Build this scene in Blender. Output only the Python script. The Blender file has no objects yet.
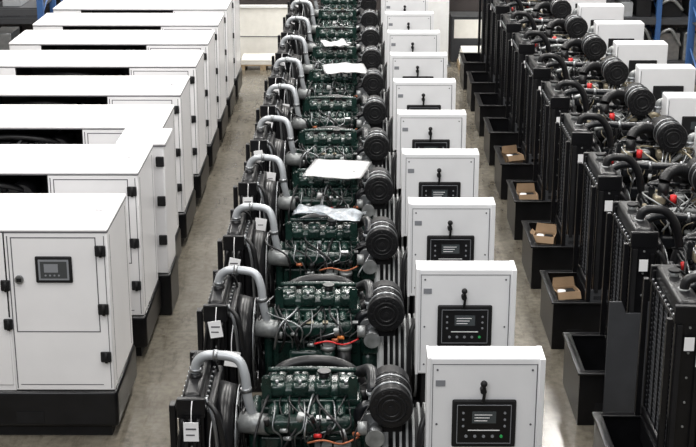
import bpy, bmesh, math, random
from mathutils import Vector, Matrix

S = bpy.context.scene
try:
    S.view_settings.view_transform = 'Standard'
except Exception:
    pass

# ---------------------------------------------------------------- materials
MATS = {}
def mat(name, col, rough=0.5, metal=0.0, noise=0.0, nscale=8.0, bump=0.0, bscale=40.0, coat=0.0, spec=0.5):
    m = bpy.data.materials.new(name); m.use_nodes = True
    nt = m.node_tree; b = nt.nodes['Principled BSDF']
    b.inputs['Base Color'].default_value = (*col, 1)
    b.inputs['Roughness'].default_value = rough
    b.inputs['Metallic'].default_value = metal
    b.inputs['Specular IOR Level'].default_value = spec
    if coat: b.inputs['Coat Weight'].default_value = coat
    tc = nt.nodes.new('ShaderNodeTexCoord')
    if noise > 0:
        n = nt.nodes.new('ShaderNodeTexNoise'); n.inputs['Scale'].default_value = nscale
        n.inputs['Detail'].default_value = 5
        nt.links.new(tc.outputs['Object'], n.inputs['Vector'])
        r = nt.nodes.new('ShaderNodeValToRGB')
        r.color_ramp.elements[0].position = 0.3; r.color_ramp.elements[1].position = 0.7
        r.color_ramp.elements[0].color = (*[max(0, c*(1-noise)) for c in col], 1)
        r.color_ramp.elements[1].color = (*[min(1, c*(1+noise)) for c in col], 1)
        nt.links.new(n.outputs['Fac'], r.inputs['Fac'])
        nt.links.new(r.outputs['Color'], b.inputs['Base Color'])
    if bump > 0:
        n2 = nt.nodes.new('ShaderNodeTexNoise'); n2.inputs['Scale'].default_value = bscale
        nt.links.new(tc.outputs['Object'], n2.inputs['Vector'])
        bp = nt.nodes.new('ShaderNodeBump'); bp.inputs['Strength'].default_value = bump
        bp.inputs['Distance'].default_value = 0.01
        nt.links.new(n2.outputs['Fac'], bp.inputs['Height'])
        nt.links.new(bp.outputs['Normal'], b.inputs['Normal'])
    MATS[name] = m
    return m

mat('white_paint', (0.81, 0.805, 0.815), 0.28, noise=0.03, nscale=3)
mat('white_panel', (0.78, 0.785, 0.80), 0.32, noise=0.03, nscale=4)
mat('seam', (0.08, 0.08, 0.09), 0.7)
mat('black_paint', (0.006, 0.006, 0.007), 0.30, noise=0.3, nscale=6, spec=0.32)
mat('black_matte', (0.008, 0.008, 0.009), 0.6, noise=0.3, spec=0.3)
mat('plate_grey', (0.045, 0.047, 0.052), 0.5, noise=0.1)
mat('rubber', (0.008, 0.008, 0.009), 0.38, spec=0.4)
mat('green_paint', (0.0065, 0.0215, 0.0170), 0.27, noise=0.45, nscale=10, bump=0.35, bscale=25)
mat('engine_black', (0.008, 0.009, 0.011), 0.30, noise=0.4, nscale=12, bump=0.4, bscale=25, spec=0.45)
mat('steel', (0.30, 0.31, 0.32), 0.35, metal=0.85, noise=0.15, nscale=14)
mat('pipe_grey', (0.42, 0.44, 0.46), 0.38, metal=0.35, noise=0.1)
mat('alloy', (0.26, 0.27, 0.27), 0.42, metal=0.5, noise=0.3, nscale=14, bump=0.2)
mat('alternator_grey', (0.38, 0.39, 0.39), 0.45, noise=0.15)
mat('tan_metal', (0.32, 0.28, 0.20), 0.4, metal=0.4, noise=0.3, nscale=15)
mat('paper', (0.85, 0.85, 0.86), 0.7, noise=0.03)
mat('plastic_wrap', (0.62, 0.66, 0.70), 0.15, noise=0.25, nscale=25, bump=0.9, bscale=22)
mat('cardboard', (0.33, 0.22, 0.13), 0.8, noise=0.15)
mat('screen', (0.055, 0.065, 0.07), 0.15)
mat('glass_dark', (0.05, 0.055, 0.06), 0.08, coat=0.5)
mat('btn_grey', (0.22, 0.23, 0.25), 0.5)
mat('green_led', (0.03, 0.4, 0.1), 0.4)
mat('red', (0.55, 0.02, 0.02), 0.4)
mat('copper', (0.40, 0.13, 0.06), 0.4, metal=0.4)
mat('yellow', (0.65, 0.45, 0.05), 0.5)
mat('orange', (0.50, 0.16, 0.03), 0.5)
mat('blue', (0.035, 0.10, 0.26), 0.45)
mat('cream', (0.84, 0.82, 0.76), 0.7, noise=0.05)
mat('wall_paint', (0.45, 0.44, 0.42), 0.85, noise=0.12, nscale=2)
mat('dark_wall', (0.050, 0.042, 0.040), 0.85, noise=0.2, nscale=2)
mat('wood', (0.42, 0.32, 0.20), 0.8, noise=0.25, nscale=20)
mat('column_paint', (0.84, 0.84, 0.83), 0.6, noise=0.04)

def floor_mat():
    m = bpy.data.materials.new('concrete_floor'); m.use_nodes = True
    nt = m.node_tree; b = nt.nodes['Principled BSDF']; L = nt.links
    tc = nt.nodes.new('ShaderNodeTexCoord')
    def noise(scale, detail=8, rough=0.6, stretch=None):
        n = nt.nodes.new('ShaderNodeTexNoise'); n.inputs['Scale'].default_value = scale
        n.inputs['Detail'].default_value = detail; n.inputs['Roughness'].default_value = rough
        if stretch:
            mp = nt.nodes.new('ShaderNodeMapping'); mp.inputs['Scale'].default_value = stretch
            L.new(tc.outputs['Object'], mp.inputs['Vector']); L.new(mp.outputs['Vector'], n.inputs['Vector'])
        else: L.new(tc.outputs['Object'], n.inputs['Vector'])
        return n
    def ramp(n, p0, c0, p1, c1):
        r = nt.nodes.new('ShaderNodeValToRGB')
        r.color_ramp.elements[0].position = p0; r.color_ramp.elements[0].color = (*c0, 1)
        r.color_ramp.elements[1].position = p1; r.color_ramp.elements[1].color = (*c1, 1)
        L.new(n.outputs['Fac'], r.inputs['Fac']); return r
    def mul(a, c):
        mx = nt.nodes.new('ShaderNodeMix'); mx.data_type = 'RGBA'; mx.blend_type = 'MULTIPLY'; mx.inputs[0].default_value = 1
        L.new(a, mx.inputs[6]); L.new(c, mx.inputs[7]); return mx.outputs[2]
    n1 = noise(0.9, 8, 0.65)
    r1 = ramp(n1, 0.32, (0.122, 0.108, 0.084), 0.68, (0.228, 0.207, 0.168))
    r2 = ramp(noise(14), 0.35, (0.72, 0.72, 0.72), 0.6, (1, 1, 1))
    r3 = ramp(noise(2.6, 10, 0.75, (3.0, 0.6, 1)), 0.36, (0.66, 0.64, 0.62), 0.50, (1, 1, 1))
    r4 = ramp(noise(5.0, 3, 0.5), 0.64, (1, 1, 1), 0.74, (0.62, 0.60, 0.57))
    o = mul(mul(mul(r1.outputs['Color'], r2.outputs['Color']), r3.outputs['Color']), r4.outputs['Color'])
    L.new(o, b.inputs['Base Color'])
    mr = nt.nodes.new('ShaderNodeMapRange'); mr.inputs['To Min'].default_value = 0.08; mr.inputs['To Max'].default_value = 0.34
    L.new(n1.outputs['Fac'], mr.inputs['Value']); L.new(mr.outputs['Result'], b.inputs['Roughness'])
    MATS['concrete_floor'] = m
floor_mat()

# ---------------------------------------------------------------- builder
class MB:
    def __init__(s):
        s.bm = bmesh.new(); s.mats = []
    def mi(s, n):
        if n not in s.mats: s.mats.append(n)
        return s.mats.index(n)
    def box(s, x0, x1, y0, y1, z0, z1, m, bev=0.0, seg=2, rot=None):
        if x0 > x1: x0, x1 = x1, x0
        if y0 > y1: y0, y1 = y1, y0
        if z0 > z1: z0, z1 = z1, z0
        c = Vector(((x0+x1)/2, (y0+y1)/2, (z0+z1)/2))
        M = Matrix.Translation(c)
        if rot: M = M @ Matrix.Rotation(rot[1], 4, rot[0])
        M = M @ Matrix.Diagonal((x1-x0, y1-y0, z1-z0, 1))
        r = bmesh.ops.create_cube(s.bm, size=1, matrix=M)
        k = s.mi(m)
        fs = set(f for v in r['verts'] for f in v.link_faces)
        for f in fs: f.material_index = k
        if bev > 0:
            es = list(set(e for v in r['verts'] for e in v.link_edges))
            rr = bmesh.ops.bevel(s.bm, geom=es, offset=bev, segments=seg, profile=0.5, affect='EDGES')
            for f in rr['faces']: f.material_index = k; f.smooth = True
    def cyl(s, p0, p1, r, m, seg=16, r2=None):
        p0 = Vector(p0); p1 = Vector(p1); d = p1-p0
        if r2 is None: r2 = r
        q = d.to_track_quat('Z', 'Y').to_matrix().to_4x4()
        M = Matrix.Translation((p0+p1)/2) @ q
        rr = bmesh.ops.create_cone(s.bm, cap_ends=True, segments=seg, radius1=r, radius2=r2, depth=d.length, matrix=M)
        k = s.mi(m)
        for f in set(f for v in rr['verts'] for f in v.link_faces):
            f.material_index = k
            if len(f.verts) == 4: f.smooth = True
    def sph(s, c, r, m, sc=(1, 1, 1)):
        M = Matrix.Translation(c) @ Matrix.Diagonal((*sc, 1))
        rr = bmesh.ops.create_uvsphere(s.bm, u_segments=14, v_segments=8, radius=r, matrix=M)
        k = s.mi(m)
        for f in set(f for v in rr['verts'] for f in v.link_faces): f.material_index = k; f.smooth = True
    def tube(s, pts, r, m, seg=8, sub=5, rf=None, closed=False):
        P = [Vector(p) for p in pts]; out = []
        n = len(P)
        if closed or n == 2:
            out = P
        else:
            for i in range(n-1):
                a = P[max(i-1, 0)]; b = P[i]; c = P[i+1]; d = P[min(i+2, n-1)]
                for j in range(sub):
                    t = j/sub
                    out.append(0.5*((2*b)+(-a+c)*t+(2*a-5*b+4*c-d)*t*t+(-a+3*b-3*c+d)*t**3))
            out.append(P[-1])
        k = s.mi(m); rings = []
        up = None; N = len(out)
        for i, p in enumerate(out):
            if closed: t = out[(i+1) % N]-out[i-1]
            else: t = out[min(i+1, N-1)]-out[max(i-1, 0)]
            if t.length < 1e-6: t = Vector((0, 0, 1))
            t.normalize()
            if up is None:
                up = Vector((0, 0, 1)) if abs(t.z) < 0.9 else Vector((1, 0, 0))
            up = (up - t*up.dot(t))
            if up.length < 1e-4: up = t.orthogonal()
            up.normalize(); sd = t.cross(up)
            rad = r*(rf(i/(N-1)) if rf else 1)
            rings.append([s.bm.verts.new(p + (up*math.cos(a)+sd*math.sin(a))*rad) for a in [2*math.pi*q/seg for q in range(seg)]])
        rng_ = range(N) if closed else range(N-1)
        for i in rng_:
            A = rings[i]; B = rings[(i+1) % N]
            for q in range(seg):
                f = s.bm.faces.new((A[q], A[(q+1) % seg], B[(q+1) % seg], B[q])); f.material_index = k; f.smooth = True
        if not closed:
            f = s.bm.faces.new(rings[0][::-1]); f.material_index = k
            f = s.bm.faces.new(rings[-1]); f.material_index = k
    def ring(s, c, R, r, m, axis='Y', n=24, seg=6):
        pts = []
        for i in range(n):
            a = 2*math.pi*i/n; u, v = R*math.cos(a), R*math.sin(a)
            o = {'Y': (u, 0, v), 'X': (0, u, v), 'Z': (u, v, 0)}[axis]
            pts.append(Vector(c)+Vector(o))
        s.tube(pts, r, m, seg=seg, closed=True)
    def poly(s, pts, m):
        f = s.bm.faces.new([s.bm.verts.new(p) for p in pts]); f.material_index = s.mi(m)
    def prism(s, prof, y0, y1, m):
        k = s.mi(m)
        A = [s.bm.verts.new((x, y0, z)) for x, z in prof]; B = [s.bm.verts.new((x, y1, z)) for x, z in prof]
        n = len(prof)
        fs = [s.bm.faces.new(A), s.bm.faces.new(B[::-1])]
        for i in range(n): fs.append(s.bm.faces.new((A[i], B[i], B[(i+1) % n], A[(i+1) % n])))
        for f in fs: f.material_index = k
    def mesh(s, name):
        bmesh.ops.recalc_face_normals(s.bm, faces=s.bm.faces[:])
        me = bpy.data.meshes.new(name); s.bm.to_mesh(me); s.bm.free()
        for n in s.mats: me.materials.append(MATS[n])
        return me

def add(name, me, loc=(0, 0, 0), parent=None, rotz=0):
    o = bpy.data.objects.new(name, me); S.collection.objects.link(o)
    o.location = loc; o.rotation_euler[2] = rotz
    if parent: o.parent = parent
    return o
def empty(name, loc):
    e = bpy.data.objects.new(name, None); S.collection.objects.link(e); e.location = loc
    e.empty_display_size = 0.2
    return e

# ---------------------------------------------------------------- room
def room():
    mb = MB(); mb.box(-9, 9, 2, 27, -0.1, 0, 'concrete_floor'); add('floor', mb.mesh('floor'))
    mb = MB(); mb.box(-9, 9, 26.6, 26.8, 0, 6, 'wall_paint'); add('wall_back', mb.mesh('wall_back'))
    mb = MB(); mb.box(-9.2, -9, 2, 26.8, 0, 6, 'wall_paint'); add('wall_left', mb.mesh('wall_left'))
    mb = MB(); mb.box(9, 9.2, 2, 26.8, 0, 6, 'wall_paint'); add('wall_right', mb.mesh('wall_right'))
room()

# ---------------------------------------------------------------- enclosed generator
def canopy_meshes(seed):
    rnd = random.Random(seed)
    L, R, D = -1.31, 1.31, 0.97
    zb, zt = 0.42, 1.80; lip = 0.028
    b = MB()
    b.box(L-0.02, R+0.02, -0.02, D+0.02, 0.10, zb, 'black_paint', 0.03)
    b.box(L+0.05, R-0.05, 0.04, D-0.04, 0.0, 0.10, 'black_matte')
    for x in (-0.7, 0.5):
        b.box(x, x+0.22, -0.026, -0.018, 0.14, 0.24, 'black_matte')
    base = b.mesh('skid_base')
    w = MB()
    w.box(L-0.005, R+0.005, -0.005, D+0.005, zt-lip, zt, 'white_paint', 0.012)
    w.box(L+0.25, R-0.3, 0.15, D-0.15, zt, zt+0.008, 'white_paint', 0.003)
    for x in (L+0.12, R-0.14):
        w.cyl((x, D/2, zt), (x, D/2, zt+0.03), 0.03, 'white_paint', 12)
    ox = 0.50
    w.box(ox, R, 0, D, zb, zt-lip, 'white_paint', 0.012)
    w.box(L, L+0.42, 0, D, zb, zt-lip, 'white_paint', 0.012)
    w.box(L+0.40, ox+0.01, 0.004, D, zb, 1.05, 'white_paint')
    w.box(L+0.40, ox+0.01, D-0.12, D-0.004, 1.04, zt-lip, 'white_paint')
    w.box(L+0.41, ox, D-0.14, D-0.12, 1.05, zt-lip-.005, 'black_matte')
    w.box(L+0.42, L+0.43, 0.02, D-0.12, 1.05, zt-lip-.005, 'black_matte')
    w.box(ox-0.01, ox-0.001, 0.02, D-0.12, 1.05, zt-lip-.005, 'black_matte')
    w.box(L+0.41, ox, 0.02, D-0.12, 1.04, 1.06, 'black_matte')
    w.box(L+0.41, ox, 0.01, D-0.12, zt-lip-0.006, zt-lip-0.001, 'black_matte')
    for k in range(3):
        w.box(L+0.42, ox, 0.01, 0.04, 1.10+k*0.13, 1.115+k*0.13, 'black_matte')
    t = 0.004
    dl, dr, dz0, dz1 = ox+0.05, R-0.09, 0.93, zt-0.07
    for (a, c, e, f) in ((dl, dl+0.008, dz0, dz1), (dr-0.008, dr, dz0, dz1), (dl, dr, dz0, dz0+0.008), (dl, dr, dz1-0.008, dz1)):
        w.box(a, c, -0.0015, t, e, f, 'seam')
    w.box(ox+0.02, ox+0.028, -0.0015, t, zb+0.02, zt-0.06, 'seam')
    w.box(dl, dr, -0.0015, t, zb+0.05, zb+0.056, 'seam')
    w.box(R-0.03, R-0.024, -0.001, t, zb+0.02, zt-0.06, 'seam')
    w.box(L, R, -0.003, 0.0, zt-lip-0.006, zt-lip, 'seam')
    w.box(R, R+0.003, 0, D, zt-lip-0.006, zt-lip, 'seam')
    w.box(R-0.002, R+0.0015, 0.10, 0.106, zb+0.05, zt-0.08, 'seam')
    w.box(R-0.002, R+0.0015, D-0.10, D-0.094, zb+0.05, zt-0.08, 'seam')
    body = w.mesh('canopy_body')
    h = MB()
    for z in (1.62, 1.13, 0.72):
        h.box(R-0.10, R-0.015, -0.022, -0.001, z-0.045, z+0.045, 'black_matte', 0.008)
        h.cyl((R-0.055, -0.026, z-0.045), (R-0.055, -0.026, z+0.045), 0.013, 'black_matte', 8)
    for z in (1.33, 1.0):
        h.box(ox-0.05, ox+0.02, -0.022, 0.003, z-0.045, z+0.045, 'black_matte', 0.008)
        h.cyl((ox-0.01, -0.026, z-0.045), (ox-0.01, -0.026, z+0.045), 0.013, 'black_matte', 8)
    h.cyl((dl+0.05, -0.02, 1.38), (dl+0.05, -0.001, 1.38), 0.035, 'steel', 16)
    h.box(dl+0.03, dl+0.07, -0.03, -0.02, 1.365, 1.395, 'black_matte', 0.004)
    hard = h.mesh('hinges_and_latch')
    c = MB()
    cx0, cx1, cz0, cz1 = 0.735, 1.025, 1.355, 1.575
    c.box(cx0, cx1, -0.018, -0.001, cz0, cz1, 'black_matte', 0.01)
    c.box(cx0+0.025, cx1-0.025, -0.021, -0.017, cz0+0.025, cz1-0.025, 'btn_grey')
    c.box(cx0+0.04, cx1-0.04, -0.0225, -0.020, cz0+0.04, cz1-0.04, 'glass_dark')
    c.box(cx0+0.07, cx1-0.11, -0.024, -0.022, cz0+0.09, cz1-0.06, 'btn_grey')
    for i in range(4):
        c.cyl((cx0+0.08+i*0.035, -0.024, cz0+0.065), (cx0+0.08+i*0.035, -0.02, cz0+0.065), 0.008, 'btn_grey', 8)
    win = c.mesh('control_window')
    g = MB()
    g.box(-0.75, 0.25, 0.30, 0.62, 1.06, 1.40, 'engine_black', 0.03)
    g.box(-0.65, 0.15, 0.36, 0.56, 1.40, 1.52, 'engine_black', 0.03)
    for i in range(4):
        x = -0.62+i*0.18
        g.box(x, x+0.13, 0.33, 0.59, 1.50, 1.56, 'engine_black', 0.02)
        g.tube([(x+0.06, 0.36, 1.50), (x+0.06, 0.24, 1.46), (x+0.02, 0.2, 1.3), (x, 0.2, 1.15)], 0.009, 'steel', 6)
    g.cyl((0.2, 0.2, 1.50), (0.2, 0.6, 1.50), 0.12, 'rubber', 20)
    g.tube([(-0.8, 0.15, 1.60), (-0.3, 0.12, 1.66), (0.1, 0.15, 1.62), (0.3, 0.3, 1.5)], 0.03, 'rubber', 8)
    for _ in range(9):
        x = rnd.uniform(-0.8, 0.3)
        g.tube([(x, 0.12, 1.08), (x+rnd.uniform(-.1, .1), 0.14, rnd.uniform(1.3, 1.5)), (x+rnd.uniform(-.2, .2), 0.3, rnd.uniform(1.4, 1.6))], rnd.uniform(0.008, 0.018), rnd.choice(['rubber', 'steel', 'rubber', 'pipe_grey']), 6)
    eng = g.mesh('internal_engine')
    return base, body, hard, win, eng

CM = canopy_meshes(3)
CZ = [10.38, 12.02, 13.70, 15.20, 16.78, 18.25, 19.68, 21.08, 22.5]
for i, y0 in enumerate(CZ):
    e = empty('enclosed_generator', (-3.25, y0, 0))
    for nm, me in zip(('skid_base', 'canopy_body', 'hinges', 'control_window', 'engine'), CM):
        add(nm, me, parent=e)
    if i == 0:
        x = MB()
        x.box(-0.90, 0.49, -0.004, 0.012, 0.47, 1.765, 'white_paint', 0.004)
        x.box(-0.70, 0.2, -0.008, -0.003, 1.0, 1.5, 'black_matte')
        for k in range(9):
            x.box(-0.70, 0.2, -0.02, -0.006, 1.02+k*0.053, 1.04+k*0.053, 'white_paint', rot=('X', 0.5))
        add('service_door', x.mesh('service_door'), parent=e)
    if i == 2:
        x = MB()
        x.box(0.96, 1.40, -0.60, -0.03, 0.44, 1.76, 'white_paint', 0.015)
        x.box(0.94, 1.42, -0.62, -0.03, 1.76, 1.79, 'white_paint', 0.01)
        x.box(0.94, 1.42, -0.62, -0.03, 0.0, 0.44, 'black_paint', 0.02)
        for z in (1.6, 1.2, 0.8):
            x.box(1.32, 1.40, -0.63, -0.601, z-0.05, z+0.05, 'black_matte', 0.008)
        x.box(0.99, 0.996, -0.602, -0.595, 0.5, 1.72, 'seam')
        x.box(0.94, 1.42, -0.618, -0.60, 1.752, 1.76, 'seam')
        add('side_cabinet', x.mesh('side_cabinet'), parent=e)

# ---------------------------------------------------------------- shared engine piece
def engine(mb, x0, x1, yc, body, cover, rnd, zt=1.42, accent='steel'):
    Lx = x1-x0
    mb.box(x0, x1, yc-0.21, yc+0.21, 0.55, 1.08, body, 0.02)
    mb.box(x0+0.05, x1-0.05, yc-0.16, yc+0.16, 0.36, 0.56, body, 0.03)
    for i in range(7):
        x = x0+0.03+i*(Lx-0.06)/6
        mb.box(x-0.012, x+0.012, yc-0.225, yc+0.225, 0.62, 1.06, body)
    mb.box(x0+0.01, x1-0.01, yc-0.17, yc+0.17, 1.08, zt-0.15, body, 0.012)
    mb.box(x0+0.02, x1-0.02, yc-0.145, yc+0.145, zt-0.15, zt-0.11, cover, 0.01)
    n = 4; w = (Lx-0.08)/n
    mb.box(x0+0.04, x1-0.04, yc-0.115, yc+0.115, zt-0.12, zt-0.035, cover, 0.035, 3)
    for i in range(n):
        a = x0+0.04+i*w
        mb.box(a+0.015, a+w-0.015, yc-0.125, yc+0.125, zt-0.11, zt-0.015, cover, 0.03, 3)
        mb.box(a+w*0.2, a+w*0.8, yc-0.075, yc+0.03, zt-0.03, zt, cover, 0.010)
        for sy in (-1, 1):
            mb.cyl((a+w*0.5, yc+sy*0.095, zt-0.03), (a+w*0.5, yc+sy*0.095, zt+0.008), 0.011, accent, 8)
            mb.cyl((a+0.004, yc+sy*0.135, zt-0.12), (a+0.004, yc+sy*0.135, zt-0.09), 0.013, cover, 8)
    mb.tube([(x0+0.05, yc+0.06, zt+0.015), (x0+Lx*0.5, yc+0.065, zt+0.02), (x1-0.05, yc+0.06, zt+0.012)], 0.018, body, 8)
    mb.cyl((x0+Lx*0.62, yc-0.02, zt-0.02), (x0+Lx*0.62, yc-0.02, zt+0.035), 0.035, 'rubber', 14)
    mb.cyl((x0+Lx*0.62, yc-0.02, zt+0.03), (x0+Lx*0.62, yc-0.02, zt+0.045), 0.045, 'rubber', 10)
    for x in (x0+0.05, x1-0.07):
        mb.box(x-0.03, x+0.03, yc-0.155, yc-0.14, zt-0.1, zt+0.05, body)
        mb.ring((x, yc-0.147, zt+0.04), 0.022, 0.008, body, 'Y', 12)
    mb.box(x0+0.04, x1-0.06, yc-0.35, yc-0.24, zt-0.27, zt-0.15, cover, 0.04, 3)
    for i in range(6):
        x = x0+0.10+i*(Lx-0.25)/5
        mb.tube([(x, yc-0.29, zt-0.19), (x, yc-0.22, zt-0.14), (x, yc-0.15, zt-0.16)], 0.035, cover, 10, 3)
        mb.cyl((x+0.03, yc-0.355, zt-0.2), (x+0.03, yc-0.34, zt-0.2), 0.014, body, 8)
        mb.cyl((x, yc-0.29, zt-0.16), (x, yc-0.29, zt-0.130), 0.018, cover, 8)
    mb.box(x0+0.12, x0+0.42, yc-0.36, yc-0.2, zt-0.50, zt-0.36, body, 0.03)
    for i in range(6):
        xp = x0+0.15+i*0.045; xh = x0+0.10+i*(Lx-0.2)/5
        mb.tube([(xp, yc-0.30, zt-0.38), (xp, yc-0.35, zt-0.27), (xh, yc-0.375, zt-0.20), (xh+0.01, yc-0.30, zt-0.115), (xh, yc-0.16, zt-0.11)], 0.0055, 'black_paint' if i % 2 else accent, 6, 5)
    for k, x in enumerate((x0+Lx*0.62, x0+Lx*0.80)):
        mb.cyl((x, yc-0.37, zt-0.56), (x, yc-0.37, zt-0.34), 0.05, 'rubber' if k else cover, 16)
        mb.cyl((x, yc-0.37, zt-0.34), (x, yc-0.37, zt-0.31), 0.056, 'alloy', 16)
    mb.tube([(x0+0.08, yc+0.26, zt-0.2), (x0+Lx*0.5, yc+0.27, zt-0.19), (x1-0.06, yc+0.26, zt-0.17)], 0.055, 'engine_black', 12)
    for i in range(4):
        x = x0+0.12+i*(Lx-0.24)/3
        mb.cyl((x, yc+0.14, zt-0.2), (x, yc+0.26, zt-0.2), 0.04, 'engine_black', 10)
        mb.cyl((x, yc+0.26, zt-0.2), (x, yc+0.26, zt-0.13), 0.025, 'engine_black', 8)
    mb.tube([(x0+0.02, yc+0.30, zt-0.32), (x0+0.08, yc+0.33, zt-0.14), (x0+Lx*0.35, yc+0.35, zt-0.06), (x0+Lx*0.7, yc+0.35, zt-0.06), (x1-0.04, yc+0.33, zt-0.15), (x1+0.02, yc+0.30, zt-0.32)], 0.042, 'rubber', 12, 6)
    mb.box(x0-0.07, x0, yc-0.2, yc+0.2, 0.6, zt-0.22, body, 0.03)
    for (dy, z, r) in ((0, 0.78, 0.11), (0, 1.05, 0.08), (-0.2, 1.18, 0.05), (0.19, 1.1, 0.06)):
        mb.cyl((x0-0.12, yc+dy, z), (x0-0.07, yc+dy, z), r, 'rubber', 20)
        mb.cyl((x0-0.125, yc+dy, z), (x0-0.12, yc+dy, z), r*0.5, accent, 12)
    mb.cyl((x0-0.12, yc-0.2, 1.18), (x0+0.08, yc-0.24, 1.18), 0.07, 'alloy', 16)
    mb.tube([(x0-0.1, yc-0.26, 1.18), (x0-0.1, yc-0.18, 1.25), (x0-0.1, yc+0.05, 1.13), (x0-0.1, yc+0.11, 0.8), (x0-0.1, yc, 0.67), (x0-0.1, yc-0.12, 0.8), (x0-0.1, yc-0.26, 1.18)], 0.012, 'rubber', 6)
    mb.cyl((x0-0.2, yc, 1.02), (x0-0.12, yc, 1.02), 0.05, 'alloy', 14)
    for i in range(7):
        a = 2*math.pi*i/7
        c, s_ = math.cos(a), math.sin(a); c2, s2 = math.cos(a+0.35), math.sin(a+0.35)
        mb.poly([(x0-0.17, yc+c*0.05, 1.02+s_*0.05), (x0-0.19, yc+c*0.30, 1.02+s_*0.30), (x0-0.13, yc+c2*0.30, 1.02+s2*0.30), (x0-0.14, yc+c2*0.05, 1.02+s2*0.05)], 'rubber')
    for _ in range(9):
        xa = rnd.uniform(x0, x1); xb = xa+rnd.uniform(-0.25, 0.25)
        mb.tube([(xa, yc-0.33, rnd.uniform(zt-0.5, zt-0.3)), (xa+rnd.uniform(-.05, .05), yc-0.39+rnd.uniform(-.03, .03), rnd.uniform(zt-0.3, zt-0.15)), (xb, yc-0.2, zt-rnd.uniform(0.08, 0.13)), (xb+0.05, yc+0.1, zt-0.10)],
                rnd.uniform(0.005, 0.010), rnd.choice(['rubber', 'rubber', 'rubber', 'rubber', 'black_paint', 'steel']), 6)
    for _ in range(14):
        x = rnd.uniform(x0, x1); y = yc+rnd.choice([-0.2, -0.38, 0.2, 0.18]); z = zt-rnd.uniform(0.14, 0.3)
        mb.cyl((x, y, z), (x+rnd.uniform(-.02, .02), y-0.01, z+0.05), rnd.uniform(0.010, 0.022), rnd.choice(['alloy', 'steel', 'rubber', cover, 'alternator_grey']), 8)
    for _ in range(3):
        x = rnd.uniform(x0, x1-0.05); mb.box(x, x+rnd.uniform(0.03, 0.06), yc-0.345, yc-0.30, zt-0.15, zt-0.142, rnd.choice(['paper', 'alloy', 'tan_metal', 'alloy']))

def airfilter(mb, x, y0, y1, z, r):
    mb.cyl((x, y0, z), (x, y1, z), r, 'rubber', 28)
    mb.cyl((x, y0-0.02, z), (x, y0, z), r*0.96, 'rubber', 28)
    mb.ring((x, y0-0.005, z), r, 0.012, 'rubber', 'Y', 28)
    mb.ring((x, y0-0.022, z), r*0.70, 0.009, 'black_matte', 'Y', 24)
    mb.ring((x, y0-0.022, z), r*0.45, 0.009, 'rubber', 'Y', 20)
    mb.cyl((x, y0-0.03, z), (x, y0-0.018, z), r*0.16, 'black_matte', 12)
    for i in range(12):
        a = i*math.pi/6
        mb.box(x+math.cos(a)*r*0.83-0.008, x+math.cos(a)*r*0.83+0.008, y0-0.03, y0-0.018, z+math.sin(a)*r*0.83-0.008, z+math.sin(a)*r*0.83+0.008, 'rubber')
    for yy in (y0+0.09, y0+(y1-y0)*0.55):
        mb.ring((x, yy, z), r+0.002, 0.008, 'steel', 'Y', 28)
    for k in range(5):
        mb.ring((x, y0+0.14+k*0.03, z), r, 0.006, 'rubber', 'Y', 24)
    mb.tube([(x, y1-0.06, z), (x, y1+0.06, z), (x-0.08, y1+0.08, z-0.06), (x-0.2, y1+0.02, z-0.12)], r*0.5, 'rubber', 12)

def turbo(mb, x, y, z, m='alloy'):
    pts = []
    for i in range(14):
        a = i/13*2*math.pi*0.95
        pts.append((x+math.cos(a)*0.07, y, z+math.sin(a)*0.07))
    mb.tube(pts, 0.045, m, 10, 2, rf=lambda t: 0.6+0.5*t)
    mb.cyl((x, y-0.09, z), (x, y+0.1, z), 0.05, m, 16)
    mb.cyl((x, y-0.11, z), (x, y-0.09, z), 0.06, 'steel', 16)
    mb.cyl((x+0.03, y+0.02, z+0.03), (x+0.03, y+0.02, z+0.15), 0.04, 'pipe_grey', 14)
    mb.cyl((x+0.03, y+0.02, z+0.14), (x+0.03, y+0.02, z+0.16), 0.055, 'pipe_grey', 14)

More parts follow.
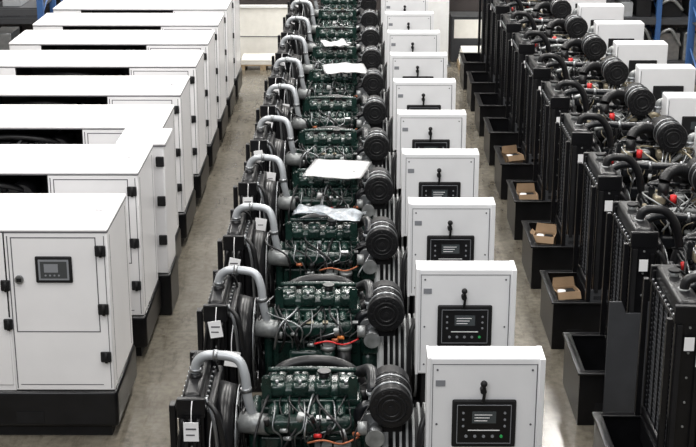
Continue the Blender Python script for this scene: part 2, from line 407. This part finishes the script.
def radiator(mb, x0, x1, y0, y1, z0, z1):
    xc = (x0+x1)/2
    for y in (y0, y1-0.05):
        mb.box(x0, x1, y, y+0.05, z0, z1-0.05, 'black_paint', 0.006)
    mb.box(x0+0.03, x1-0.03, y0+0.05, y1-0.05, z0+0.05, z1-0.12, 'black_matte')
    mb.box(x0+0.02, x1-0.02, y0+0.04, y1-0.04, z1-0.13, z1-0.005, 'black_paint', 0.03, 3)
    mb.box(x0-0.01, x1+0.01, y0-0.005, y1+0.005, z1-0.15, z1-0.125, 'black_paint', 0.004)
    for y in (y0-0.005, y1-0.04):
        mb.box(x0-0.01, x1+0.01, y, y+0.045, z1-0.14, z1-0.02, 'black_paint', 0.008)
    nb = 9
    for i in range(nb):
        y = y0+0.08+(y1-y0-0.16)*i/(nb-1)
        for x in (x0, x1):
            mb.cyl((x, y, z1-0.125), (x, y, z1-0.105), 0.010, 'steel', 6)
    mb.box(x0-0.01, x1+0.01, y0-0.005, y1+0.005, z0, z0+0.08, 'black_paint', 0.02)
    yf = y0+(y1-y0)*0.66
    mb.cyl((xc, yf, z1-0.02), (xc, yf, z1+0.03), 0.035, 'alloy', 14)
    mb.cyl((xc, yf, z1+0.03), (xc, yf, z1+0.045), 0.045, 'black_matte', 14)
    mb.tube([(xc, yf+0.05, z1+0.015), (xc+0.06, yf+0.1, z1+0.0), (x1+0.03, yf+0.12, z1-0.1), (x1+0.03, yf+0.12, z1-0.4)], 0.010, 'rubber', 6)
    n = 26
    for i in range(n):
        z = z0+0.1+(z1-z0-0.25)*i/(n-1)
        mb.box(x0+0.012, x0+0.03, y0+0.05, y1-0.05, z-0.004, z+0.004, 'plate_grey')
    for i in range(5):
        y = y0+0.05+(y1-y0-0.1)*(i+0.5)/5
        mb.box(x0+0.004, x0+0.016, y-0.006, y+0.006, z0+0.08, z1-0.12, 'black_paint')
    for i in range(6):
        z = z0+0.12+(z1-z0-0.3)*i/5
        mb.cyl((xc, y0-0.008, z), (xc, y0+0.002, z), 0.009, 'alloy', 6)
    mb.box(x0+0.01, x0+0.045, y0-0.02, y0, z0+0.1, z1-0.16, 'black_matte')
    mb.box(x1-0.05, x1-0.02, y0-0.03, y0, z0+0.1, z1-0.2, 'black_paint')

# ---------------------------------------------------------------- centre row open generator
def open_gen(seed):
    rnd = random.Random(seed); D = 0.88
    parts = {}
    b = MB()
    for y in (0.04, D-0.12):
        b.box(-1.16, 1.20, y, y+0.08, 0.0, 0.30, 'black_paint', 0.01)
        b.box(-1.16, 1.20, y-0.02, y+0.10, 0.28, 0.31, 'black_paint', 0.004)
    for x in (-1.16, -0.6, 0.0, 0.55, 1.12):
        b.box(x, x+0.08, 0.1, D-0.1, 0.02, 0.28, 'black_paint')
    b.box(-1.1, 1.1, 0.1, D-0.1, 0.26, 0.29, 'black_matte')
    for x in (-0.5, 0.0, 0.45):
        for y in (0.16, 0.68):
            b.box(x, x+0.08, y, y+0.08, 0.29, 0.60, 'black_matte', 0.01)
    parts['base_frame'] = b.mesh('base_frame')
    r = MB()
    radiator(r, -1.11, -0.95, 0.04, D-0.06, 0.31, 1.47)
    r.box(-0.95, -0.89, 0.07, D-0.09, 0.42, 1.36, 'black_paint', 0.02)
    r.cyl((-0.89, 0.45, 0.98), (-0.78, 0.45, 0.98), 0.38, 'black_paint', 28, 0.35)
    for R in (0.35, 0.3, 0.24, 0.18, 0.12):
        r.ring((-0.765, 0.45, 0.98), R, 0.005, 'steel', 'X', 28, 5)
    for i in range(8):
        a = i*math.pi/4
        r.tube([(-0.765, 0.45, 0.98), (-0.765, 0.45+0.35*math.cos(a), 0.98+0.35*math.sin(a))], 0.006, 'steel', 5)
    r.box(-1.17, -1.13, 0.05, 0.13, 0.8, 1.40, 'black_paint', 0.006)
    r.box(-1.17, -1.11, 0.04, 0.14, 0.55, 0.62, 'alloy', 0.006)
    for k in range(3):
        x = -1.10+k*0.05
        r.tube([(x, -0.0, 0.5), (x+0.01, -0.02, 0.8), (x-0.01, -0.015, 1.1), (x+0.02, 0.0, 1.33)], 0.012, 'rubber', 6)
    r.tube([(-0.92, 0.05, 1.42), (-0.86, 0.0, 1.36), (-0.83, -0.01, 1.2), (-0.80, 0.02, 0.9)], 0.016, 'rubber', 8)
    r.tube([(-0.94, 0.09, 1.44), (-0.89, 0.04, 1.30), (-0.87, 0.03, 1.1), (-0.86, 0.05, 0.7)], 0.012, 'steel', 8)
    r.tube([(-0.84, 0.10, 0.62), (-0.70, 0.05, 0.66), (-0.58, 0.16, 0.85)], 0.04, 'rubber', 10)
    parts['radiator'] = r.mesh('radiator')
    h = MB()
    h.tube([(-1.03, 0.36, 1.44), (-1.025, 0.36, 1.55), (-0.96, 0.355, 1.61), (-0.83, 0.34, 1.615), (-0.745, 0.32, 1.59), (-0.705, 0.29, 1.50), (-0.69, 0.27, 1.36), (-0.66, 0.28, 1.22)], 0.031, 'pipe_grey', 14, 5)
    for p, q in (((-0.91, 0.35, 1.615), (-0.88, 0.347, 1.615)), ((-0.70, 0.278, 1.42), (-0.697, 0.275, 1.39)), ((-1.03, 0.36, 1.50), (-1.029, 0.36, 1.52))):
        h.cyl(p, q, 0.038, 'steel', 16)
    h.cyl((-0.66, 0.28, 1.14), (-0.66, 0.28, 1.23), 0.05, 'green_paint', 14)
    h.cyl((-1.03, 0.36, 1.43), (-1.03, 0.36, 1.49), 0.045, 'black_paint', 14)
    parts['coolant_pipe'] = h.mesh('coolant_pipe')
    e = MB()
    engine(e, -0.62, 0.06, 0.47, 'green_paint', 'green_paint', rnd)
    for _ in range(4):
        x = rnd.uniform(-0.5, 0.2); z = rnd.uniform(1.08, 1.22)
        m = rnd.choice(['red', 'alloy', 'copper', 'orange', 'steel', 'alloy'])
        e.cyl((x, 0.08, z), (x+0.04, 0.06, z+0.01), 0.014, m, 8)
    e.tube([(-0.30, 0.07, 1.13), (-0.2, 0.05, 1.16), (-0.08, 0.06, 1.13), (0.03, 0.1, 1.16)], 0.007, 'red' if seed == 23 else 'copper', 6)
    e.cyl((0.06, 0.47, 0.85), (0.17, 0.47, 0.85), 0.33, 'green_paint', 28, 0.30)
    e.box(0.04, 0.18, 0.15, 0.8, 1.0, 1.15, 'green_paint', 0.03)
    turbo(e, 0.10, 0.30, 1.22, 'engine_black')
    e.cyl((0.13, 0.08, 1.16), (0.13, 0.20, 1.16), 0.05, 'steel', 18)
    e.cyl((0.13, 0.065, 1.16), (0.13, 0.08, 1.16), 0.062, 'alloy', 18)
    e.cyl((0.02, 0.10, 1.22), (0.08, 0.10, 1.22), 0.045, 'alloy', 14)
    e.tube([(0.12, 0.3, 1.38), (0.11, 0.5, 1.44), (0.02, 0.65, 1.36), (-0.2, 0.70, 1.26)], 0.04, 'engine_black', 12)
    parts['engine'] = e.mesh('engine')
    a = MB()
    airfilter(a, 0.235, 0.16, 0.54, 1.34, 0.130)
    a.box(0.16, 0.31, 0.26, 0.50, 1.02, 1.26, 'black_matte', 0.01)
    parts['air_filter'] = a.mesh('air_filter')
    t = MB()
    t.cyl((0.17, 0.47, 0.85), (0.22, 0.47, 0.85), 0.34, 'alternator_grey', 32)
    for i in range(6):
        x = 0.25+i*0.042
        t.cyl((x, 0.47, 0.87), (x+0.016, 0.47, 0.87), 0.325, 'alternator_grey', 28)
    t.cyl((0.22, 0.47, 0.87), (0.60, 0.47, 0.87), 0.29, 'black_matte', 28)
    t.cyl((0.56, 0.47, 0.85), (1.10, 0.47, 0.85), 0.31, 'alternator_grey', 28)
    t.cyl((1.10, 0.47, 0.85), (1.15, 0.47, 0.85), 0.25, 'alternator_grey', 24)
    for i in range(14):
        an = math.pi*i/14*2
        y, z = 0.47+0.31*math.cos(an), 0.85+0.31*math.sin(an)
        t.tube([(0.6, y, z), (1.06, y, z)], 0.012, 'alternator_grey', 5)
    for x in (0.62, 0.98):
        for y in (0.2, 0.68):
            t.box(x, x+0.08, y, y+0.08, 0.29, 0.72, 'alternator_grey')
    t.tube([(0.44, 0.1, 0.6), (0.41, 0.05, 0.9), (0.42, 0.08, 1.2), (0.46, 0.14, 1.3)], 0.018, 'rubber', 8)
    parts['alternator'] = t.mesh('alternator')
    p = MB()
    X0, X1, Z0, Z1 = 0.455, 1.175, 0.92, 1.75
    p.box(X0, X1, 0.0, 0.20, Z0, Z1, 'white_panel', 0.012)
    p.box(X0+0.06, X1-0.06, 0.20, 0.72, 1.10, 1.50, 'black_matte', 0.01)
    p.box(X0-0.004, X0+0.016, -0.012, 0.19, Z0, Z1+0.004, 'white_panel', 0.003)
    p.box(X1-0.03, X1+0.004, -0.03, 0.19, Z0, Z1+0.004, 'white_panel', 0.003)
    p.box(X0+0.03, X0+0.034, -0.002, 0.003, Z0+0.03, Z1-0.04, 'seam')
    p.box(X1-0.044, X1-0.038, -0.002, 0.003, Z0+0.03, Z1-0.04, 'seam')
    p.box(X0+0.03, X1-0.04, -0.002, 0.003, Z1-0.045, Z1-0.041, 'seam')
    for x in (X0+0.06, X1-0.07):
        for z in (Z1-0.08, 1.3, 1.0):
            p.cyl((x, -0.004, z), (x, 0.002, z), 0.007, 'seam', 8)
    p.box(X0+0.05, X0+0.11, -0.003, 0.0, 1.56, 1.60, 'btn_grey')
    for sx in (X0+0.1, X1-0.1):
        p.box(sx-0.05, sx+0.05, 0.02, 0.3, 0.55, Z0, 'black_matte')
    parts['control_box'] = p.mesh('control_box')
    c = MB()
    c0, c1, k0, k1 = 0.61, 1.01, 1.15, 1.475
    c.box(c0, c1, -0.022, -0.001, k0, k1, 'black_matte', 0.012)
    c.box(c0+0.03, c1-0.03, -0.027, -0.021, k0+0.03, k1-0.03, 'black_paint', 0.003)
    for (a_, b_, e_, f_) in ((c0+0.03, c1-0.03, k1-0.034, k1-0.030), (c0+0.03, c0+0.034, k0+0.03, k1-0.03), (c1-0.034, c1-0.03, k0+0.03, k1-0.03), (c0+0.03, c1-0.03, k0+0.03, k0+0.034)):
        c.box(a_, b_, -0.0285, -0.026, e_, f_, 'btn_grey')
    c.box(c0+0.125, c0+0.275, -0.0295, -0.026, k0+0.17, k0+0.25, 'screen')
    for k in range(3):
        c.box(c0+0.14, c0+0.22+0.015*k, -0.0305, -0.029, k0+0.185+k*0.02, k0+0.190+k*0.02, 'paper')
    for i in range(3):
        c.cyl((c0+0.07, -0.031, k0+0.15+i*0.045), (c0+0.07, -0.026, k0+0.15+i*0.045), 0.008, 'btn_grey', 10)
        c.cyl((c0+0.33, -0.031, k0+0.15+i*0.045), (c0+0.33, -0.026, k0+0.15+i*0.045), 0.008, 'btn_grey', 10)
    for i in range(5):
        mm = ['btn_grey', 'btn_grey', 'btn_grey', 'btn_grey', 'green_led'][i]
        c.cyl((c0+0.09+i*0.055, -0.031, k0+0.08), (c0+0.09+i*0.055, -0.026, k0+0.08), 0.010, mm, 12)
    c.box(c0+0.10, c0+0.30, -0.0285, -0.026, k0+0.118, k0+0.124, 'paper')
    c.cyl((0.80, -0.05, 1.545), (0.80, 0.0, 1.545), 0.020, 'black_matte', 12)
    c.sph((0.80, -0.055, 1.60), 0.022, 'black_matte')
    c.tube([(0.80, -0.03, 1.46), (0.805, -0.045, 1.53), (0.80, -0.05, 1.60)], 0.010, 'black_matte', 8)
    parts['controller'] = c.mesh('controller')
    return parts

GEN = [open_gen(11), open_gen(23), open_gen(37)]
def tag_mesh(nm, v):
    t = MB()
    dz = [0, -0.05, 0.03][v]
    t.box(-1.07, -0.975, -0.050, -0.046, 1.20+dz, 1.33+dz, 'paper', rot=('Y', [0.0, 0.2, -0.15][v]))
    t.box(-1.055, -0.99, -0.052, -0.050, 1.28+dz, 1.29+dz, 'seam')
    t.box(-1.055, -1.0, -0.052, -0.050, 1.24+dz, 1.248+dz, 'seam')
    t.tube([(-1.02, -0.048, 1.32+dz), (-1.02, -0.03, 1.39), (-1.02, 0.03, 1.44)], 0.003, 'paper', 5)
    if v != 1:
        t.box(-0.96, -0.85, -0.055, -0.051, 1.00, 1.12, 'paper', rot=('Y', 0.15))
        t.box(-0.93, -0.88, -0.057, -0.055, 1.05, 1.058, 'seam')
        t.tube([(-0.91, -0.05, 1.11), (-0.91, -0.02, 1.2), (-0.90, 0.05, 1.3)], 0.003, 'paper', 5)
    return t.mesh(nm)
TAGS = [tag_mesh('inspection_tags', v) for v in range(3)]
Z_C = 7.98; P_C = 1.62
for i in range(11):
    e = empty('open_generator', (0, Z_C+P_C*i, 0))
    for nm, me in GEN[i % 3].items():
        add(nm, me, parent=e)
    add('inspection_tags', TAGS[(i*2) % 3], parent=e)

def sheet(name, cx, cy, z, w, d, rz, m, wav=0.02, seed=0, n=14):
    rnd = random.Random(seed)
    bm = bmesh.new(); vs = []
    ph = [rnd.uniform(0, 6) for _ in range(4)]
    for j in range(n+1):
        row = []
        for i in range(n+1):
            u = i/n-0.5; v = j/n-0.5
            zz = wav*(math.sin(u*7+ph[0])*math.cos(v*5+ph[1])+0.4*math.sin(u*17+v*9+ph[2]))
            zz += wav*1.5
            row.append(bm.verts.new((u*w, v*d, zz)))
        vs.append(row)
    for j in range(n):
        for i in range(n):
            f = bm.faces.new((vs[j][i], vs[j][i+1], vs[j+1][i+1], vs[j+1][i])); f.smooth = True
    bmesh.ops.solidify(bm, geom=bm.faces[:], thickness=0.003)
    me = bpy.data.meshes.new(name); bm.to_mesh(me); bm.free(); me.materials.append(MATS[m])
    return add(name, me, (cx, cy, z), rotz=rz)
def wy(i, y): return Z_C+P_C*i+y
sheet('paper_sheet', -0.17, wy(3, 0.42), 1.475, 0.58, 0.66, -0.17, 'paper', 0.006, 1)
sheet('plastic_wrap_sheet', -0.22, wy(2, 0.50), 1.475, 0.62, 0.26, -0.3, 'plastic_wrap', 0.03, 2)
sheet('paper_sheet', -0.14, wy(6, 0.42), 1.475, 0.56, 0.62, 0.1, 'paper', 0.012, 3)
sheet('paper_sheet', -0.28, wy(7, 0.5), 1.475, 0.36, 0.4, 0.3, 'paper', 0.02, 4)

# ---------------------------------------------------------------- right row
def tray_gen(seed):
    rnd = random.Random(seed); parts = {}
    X0, X1, D = -1.44, 1.30, 0.86
    H = 0.48
    b = MB()
    b.box(X0, X1, 0, 0.035, 0.0, H, 'black_paint', 0.004)
    b.box(X0, X1, D-0.035, D, 0.0, H, 'black_paint', 0.004)
    b.box(X0, X0+0.035, 0.03, D-0.03, 0.0, H, 'black_paint', 0.004)
    b.box(X1-0.035, X1, 0.03, D-0.03, 0.0, H, 'black_paint', 0.004)
    b.box(X0+0.02, X1-0.02, 0.02, D-0.02, 0.04, 0.07, 'black_matte')
    b.box(X0-0.02, X1, -0.02, 0.05, H-0.02, H, 'black_paint', 0.005)
    b.box(X0-0.02, X1, D-0.05, D+0.02, H-0.02, H, 'black_paint', 0.005)
    b.box(X0-0.02, X0+0.05, 0, D, H-0.02, H, 'black_paint', 0.005)
    b.box(-1.10, -1.04, 0.03, D-0.03, 0.3, H, 'black_paint')
    b.box(-0.55, -0.47, 0.03, D-0.03, 0.3, H, 'black_paint')
    b.box(0.2, 0.28, 0.03, D-0.03, 0.3, H, 'black_paint')
    b.box(-1.30, -1.15, -0.006, 0, 0.10, 0.20, 'black_matte')
    parts['base_tray'] = b.mesh('base_tray')
    r = MB()
    radiator(r, -1.08, -0.88, 0.0, D, 0.48, 1.72)
    r.box(-0.88, -0.82, 0.03, D-0.03, 0.6, 1.60, 'black_paint', 0.02)
    r.cyl((-0.82, 0.43, 1.10), (-0.74, 0.43, 1.10), 0.40, 'black_paint', 28, 0.36)
    for R in (0.34, 0.27, 0.2, 0.13):
        r.ring((-0.73, 0.43, 1.10), R, 0.005, 'steel', 'X', 28, 5)
    r.box(-1.10, -0.84, -0.005, 0.02, 0.48, 0.60, 'plate_grey')
    r.box(-1.14, -1.10, 0.0, 0.05, 0.48, 1.60, 'black_paint', 0.004)
    r.box(-1.14, -1.10, D-0.05, D, 0.48, 1.60, 'black_paint', 0.004)
    r.tube([(-0.88, -0.02, 1.55), (-0.82, -0.05, 1.45), (-0.81, -0.05, 1.1), (-0.82, -0.02, 0.7)], 0.018, 'rubber', 8)
    r.box(-1.02, -0.95, -0.034, -0.031, 1.38, 1.48, 'paper')
    if seed == 5: r.box(-0.93, -0.89, -0.037, -0.033, 1.26, 1.34, 'paper')
    parts['radiator'] = r.mesh('radiator')
    e = MB()
    engine(e, -0.58, 0.04, 0.45, 'engine_black', 'engine_black', rnd, zt=1.46, accent='tan_metal')
    for i in range(3):
        x = -0.52+i*0.18
        e.box(x, x+0.11, 0.20, 0.32, 1.36, 1.45, 'tan_metal' if i != 1 else 'alloy', 0.02)
    e.tube([(-0.56, 0.12, 1.30), (-0.35, 0.08, 1.36), (-0.1, 0.10, 1.34), (0.08, 0.18, 1.42)], 0.026, 'alloy', 10)
    e.tube([(-0.97, 0.30, 1.68), (-0.955, 0.30, 1.77), (-0.89, 0.30, 1.80), (-0.76, 0.30, 1.78), (-0.67, 0.30, 1.66), (-0.62, 0.32, 1.46)], 0.036, 'rubber', 12)
    e.cyl((-0.97, 0.30, 1.68), (-0.968, 0.30, 1.72), 0.045, 'alloy', 14)
    e.tube([(-0.86, 0.66, 1.58), (-0.72, 0.66, 1.63), (-0.45, 0.64, 1.62), (-0.1, 0.60, 1.62), (0.06, 0.52, 1.58), (0.12, 0.42, 1.48)], 0.036, 'engine_black', 12)
    for x in (-0.5, -0.2):
        e.cyl((x, 0.645, 1.622), (x+0.03, 0.643, 1.622), 0.043, 'steel', 14)
    e.cyl((-0.36, 0.14, 1.40), (-0.36, 0.14, 1.48), 0.030, 'red', 12)
    e.cyl((-0.62, 0.16, 1.33), (-0.62, 0.16, 1.39), 0.022, 'red' if seed == 8 else 'tan_metal', 12)
    e.cyl((-0.1, 0.42, 1.45), (-0.1, 0.42, 1.50), 0.024, 'orange' if seed % 2 else 'rubber', 12)
    e.cyl((0.04, 0.45, 0.9), (0.16, 0.45, 0.9), 0.34, 'engine_black', 28)
    turbo(e, 0.16, 0.32, 1.36, 'tan_metal')
    e.tube([(0.2, 0.36, 1.48), (0.22, 0.36, 1.56), (0.3, 0.36, 1.58)], 0.04, 'alloy', 12)
    for _ in range(10):
        x = rnd.uniform(-0.6, 0.1)
        e.tube([(x, 0.06, rnd.uniform(1.1, 1.25)), (x+rnd.uniform(-.1, .1), 0.04, rnd.uniform(1.3, 1.4)), (x+rnd.uniform(-.2, .2), 0.2, rnd.uniform(1.42, 1.5)), (x+rnd.uniform(-.2, .2), 0.36, 1.44)], rnd.uniform(0.006, 0.012), rnd.choice(['rubber', 'rubber', 'tan_metal', 'steel', 'alloy']), 6)
    parts['engine'] = e.mesh('engine')
    a = MB()
    airfilter(a, -0.04, 0.10, 0.50, 1.62, 0.145)
    a.box(-0.12, 0.04, 0.2, 0.45, 1.40, 1.50, 'black_matte', 0.01)
    pts = []
    for i in range(9):
        an = math.pi*(0.95-0.9*i/8)
        pts.append((-0.30+0.13*math.cos(an), 0.26+0.02*i, 1.56+0.10*math.sin(an)))
    a.tube(pts, 0.055, 'rubber', 16, 4, rf=lambda t: 1.0+0.10*math.sin(t*90))
    a.cyl((-0.43, 0.26, 1.42), (-0.43, 0.26, 1.57), 0.052, 'rubber', 16)
    a.cyl((-0.43, 0.26, 1.43), (-0.43, 0.26, 1.45), 0.06, 'steel', 16)
    parts['air_filter'] = a.mesh('air_filter')
    t = MB()
    t.cyl((0.16, 0.45, 0.92), (1.00, 0.45, 0.92), 0.33, 'black_paint', 28)
    t.cyl((1.00, 0.45, 0.92), (1.08, 0.45, 0.92), 0.27, 'black_paint', 24)
    for x in (0.3, 0.8):
        t.box(x, x+0.08, 0.2, 0.7, 0.07, 0.7, 'black_matte')
    for x in (-0.45, -0.05):
        for y in (0.2, 0.62):
            t.box(x, x+0.08, y, y+0.08, 0.07, 0.7, 'black_matte')
    parts['alternator'] = t.mesh('alternator')
    p = MB()
    a0, a1 = 0.23, 0.93
    p.box(a0, a1, 0.02, 0.30, 1.05, 1.70, 'white_panel', 0.014)
    p.box(a0+0.04, a1-0.04, 0.014, 0.022, 1.15, 1.155, 'seam')
    p.box(a0+0.02, a0+0.025, 0.014, 0.022, 1.15, 1.66, 'seam')
    p.box(a0+0.18, a0+0.56, -0.002, 0.02, 1.18, 1.48, 'black_matte', 0.01)
    p.box(a0+0.28, a0+0.44, -0.006, 0.0, 1.33, 1.42, 'screen')
    p.box(a0+0.04, a1-0.04, 0.15, 0.70, 1.18, 1.28, 'black_matte')
    parts['control_box'] = p.mesh('control_box')
    return parts

def carton(name, x, y, z, s, rz, h):
    m = MB(); t = 0.008
    m.box(-s, s, -s*0.7, -s*0.7+t, 0, h, 'cardboard'); m.box(-s, s, s*0.7-t, s*0.7, 0, h, 'cardboard')
    m.box(-s, -s+t, -s*0.7, s*0.7, 0, h, 'cardboard'); m.box(s-t, s, -s*0.7, s*0.7, 0, h, 'cardboard')
    m.box(-s, s, -s*0.7, s*0.7, h-0.12, h-0.11, 'cardboard')
    m.poly([(-s, -s*0.7, h), (s, -s*0.7, h), (s, -s*1.05, h-0.06), (-s, -s*1.05, h-0.06)], 'cardboard')
    m.poly([(-s, s*0.7, h), (s, s*0.7, h), (s*0.9, s*0.85, h+0.09), (-s*0.9, s*0.85, h+0.09)], 'cardboard')
    m.poly([(-s, -s*0.7, h), (-s, s*0.7, h), (-s*1.3, s*0.6, h+0.03), (-s*1.3, -s*0.6, h+0.03)], 'cardboard')
    m.cyl((-s*0.4, 0, h-0.11), (-s*0.4, 0, h-0.01), s*0.35, 'paper', 12)
    m.box(0, s*0.7, -s*0.3, s*0.4, h-0.11, h-0.01, 'black_matte')
    return add(name, m.mesh(name), (x, y, z), rotz=rz)

RG = [tray_gen(5), tray_gen(8)]
Z_R = 9.0; P_R = 1.62
for i in range(10):
    e = empty('diesel_generator', (3.3, Z_R+P_R*i, 0))
    for nm, me in RG[i % 2].items():
        add(nm, me, parent=e)
    if i == 1:
        g = MB()
        g.prism([(-1.24, 0.05), (-0.80, 0.05), (-0.80, 1.12), (-0.93, 1.12), (-0.97, 1.02), (-1.10, 1.02), (-1.14, 1.12), (-1.24, 1.12)], -0.045, -0.022, 'plate_grey')
        add('mounting_plate', g.mesh('mounting_plate'), parent=e)
    if i in (2, 3, 4, 5):
        rz = [0.2, -0.3, 0.1, 0.4][i-2]
        carton('cardboard_box', 2.04, Z_R+P_R*i+0.42, 0.07, 0.115, rz, [0.38, 0.40, 0.38, 0.42][i-2])

# ---------------------------------------------------------------- background
def pallets(name, x, y, n, w=1.0, d=0.7, top='cream', layers=3):
    m = MB(); z = 0
    for k in range(n):
        for xx in (-w/2, -0.05, w/2-0.1):
            m.box(xx, xx+0.1, -d/2, d/2, z, z+0.08, 'wood')
        for j in range(5):
            yy = -d/2+j*(d-0.1)/4
            m.box(-w/2, w/2, yy, yy+0.1, z+0.08, z+0.10, 'wood')
        z += 0.10
    for j in range(layers):
        m.box(-w/2+0.02+0.01*j, w/2-0.02-0.015*j, -d/2, d/2, z+j*0.05, z+0.045+j*0.05, top, 0.008)
    return add(name, m.mesh(name), (x, y, 0))
pallets('pallet_stack', -1.68, 25.5, 1, 0.86, 0.6, 'cream', 2)
pallets('pallet_stack', 2.45, 25.5, 1, 1.1, 0.6, 'cream', 5)
m = MB()
m.box(-0.68, 0.68, 0, 0.05, 0, 1.02, 'cream', 0.01); m.box(-0.68, 0.68, -0.01, 0.0, 0.42, 0.43, 'seam')
m.box(-0.68, 0.68, -0.03, 0.0, 0.97, 1.02, 'column_paint')
add('board_panel', m.mesh('board_panel'), (-1.75, 26.3, 0))
m = MB()
m.box(-0.35, 0.35, 0, 0.4, 0, 0.85, 'plate_grey', 0.01); m.box(-0.30, 0.30, -0.01, 0, 0.45, 0.8, 'cream'); m.box(-0.36, 0.36, -0.02, 0.42, 0.85, 0.88, 'steel')
add('tool_cabinet', m.mesh('tool_cabinet'), (2.15, 26.0, 0))
m = MB(); m.box(-9, 9, 26.53, 26.58, 0.0, 2.4, 'dark_wall'); add('trim_1', m.mesh('trim_1'))
def column(name, x, y, w):
    m = MB(); m.box(-w/2, w/2, 0, 0.02, 0, 6, 'column_paint'); m.box(-w/2, w/2, 0.2, 0.22, 0, 6, 'column_paint'); m.box(-0.02, 0.02, 0.02, 0.2, 0, 6, 'column_paint')
    m.box(-w/2-0.05, w/2+0.05, -0.05, 0.27, 0, 0.03, 'steel')
    add(name, m.mesh(name), (x, y, 0))
column('steel_column', -2.36, 24.6, 0.28)
column('steel_column', 1.50, 25.6, 0.44)

def rack(name, x0, x1, y, seed, beam='orange', pal=('cardboard',)):
    rnd = random.Random(seed); m = MB(); d = 0.9
    for x in (x0, (x0+x1)/2, x1):
        for yy in (y, y+d):
            m.box(x-0.045, x+0.045, yy-0.04, yy+0.04, 0, 3.0, 'blue')
        for z in (0.4, 1.0, 1.6, 2.2):
            m.tube([(x, y, z), (x, y+d, z+0.4)], 0.015, 'blue', 5)
    for z in (0.15, 0.95, 1.75):
        for yy in (y, y+d): m.box(x0, x1, yy-0.025, yy+0.025, z-0.1, z, beam)
        m.box(x0, x1, y, y+d, z, z+0.02, 'plate_grey')
        x = x0+0.1
        while x < x1-0.5:
            w = rnd.uniform(0.2, 0.45); h = rnd.uniform(0.15, 0.55)
            m.box(x, x+w, y+0.1, y+0.7, z+0.02, z+0.02+h, rnd.choice(pal), 0.01)
            if rnd.random() < 0.6:
                m.tube([(x, y+0.05, z+h), (x+w*0.5, y+0.0, z+h+0.1), (x+w, y+0.05, z+h*0.6)], 0.03, 'alloy', 8)
            x += w+rnd.uniform(0.05, 0.15)
    add(name, m.mesh(name))
PL = ('black_matte', 'plate_grey', 'steel', 'cream', 'black_matte', 'pipe_grey', 'alloy')
rack('storage_rack', -7.6, -4.8, 21.3, 2, 'plate_grey', PL)
rack('storage_rack', -7.6, -2.9, 25.2, 4, 'plate_grey', PL)
rack('pallet_rack', 4.85, 7.75, 19.2, 7, 'orange', ('black_matte', 'plate_grey', 'steel', 'black_matte', 'cardboard', 'red'))
rack('pallet_rack', 3.15, 7.8, 25.2, 9, 'plate_grey', PL)

# ---------------------------------------------------------------- lights
def area(name, loc, sx, sy, e, rot=(0, 0, 0), col=(1, 0.975, 0.94)):
    l = bpy.data.lights.new(name, 'AREA'); l.shape = 'RECTANGLE'; l.size = sx; l.size_y = sy; l.energy = e; l.color = col
    o = bpy.data.objects.new(name, l); S.collection.objects.link(o); o.location = loc; o.rotation_euler = rot
for x in (-4.2, 0.0, 4.2):
    for y, en in ((7, 250), (13, 270), (19, 320), (24.5, 430)):
        area('ceiling_light', (x, y, 8.2), 0.5, 4.5, en)
area('front_fill_light', (-3.0, -2, 9), 7, 3, 600, (math.radians(55), 0, math.radians(-8)), (0.97, 0.98, 1))  # added fill from behind the camera to brighten the fronts, not a real window
w = bpy.data.worlds.new('world'); S.world = w; w.use_nodes = True
w.node_tree.nodes['Background'].inputs['Color'].default_value = (0.80, 0.83, 0.88, 1)
w.node_tree.nodes['Background'].inputs['Strength'].default_value = 0.14

cam = bpy.data.cameras.new('camera'); co = bpy.data.objects.new('camera', cam); S.collection.objects.link(co)
co.location = (0, 0, 5.2); co.rotation_euler = (math.radians(72.1), 0, math.radians(0.29))
cam.sensor_width = 36; cam.lens = 72.4; cam.clip_end = 200
S.camera = co
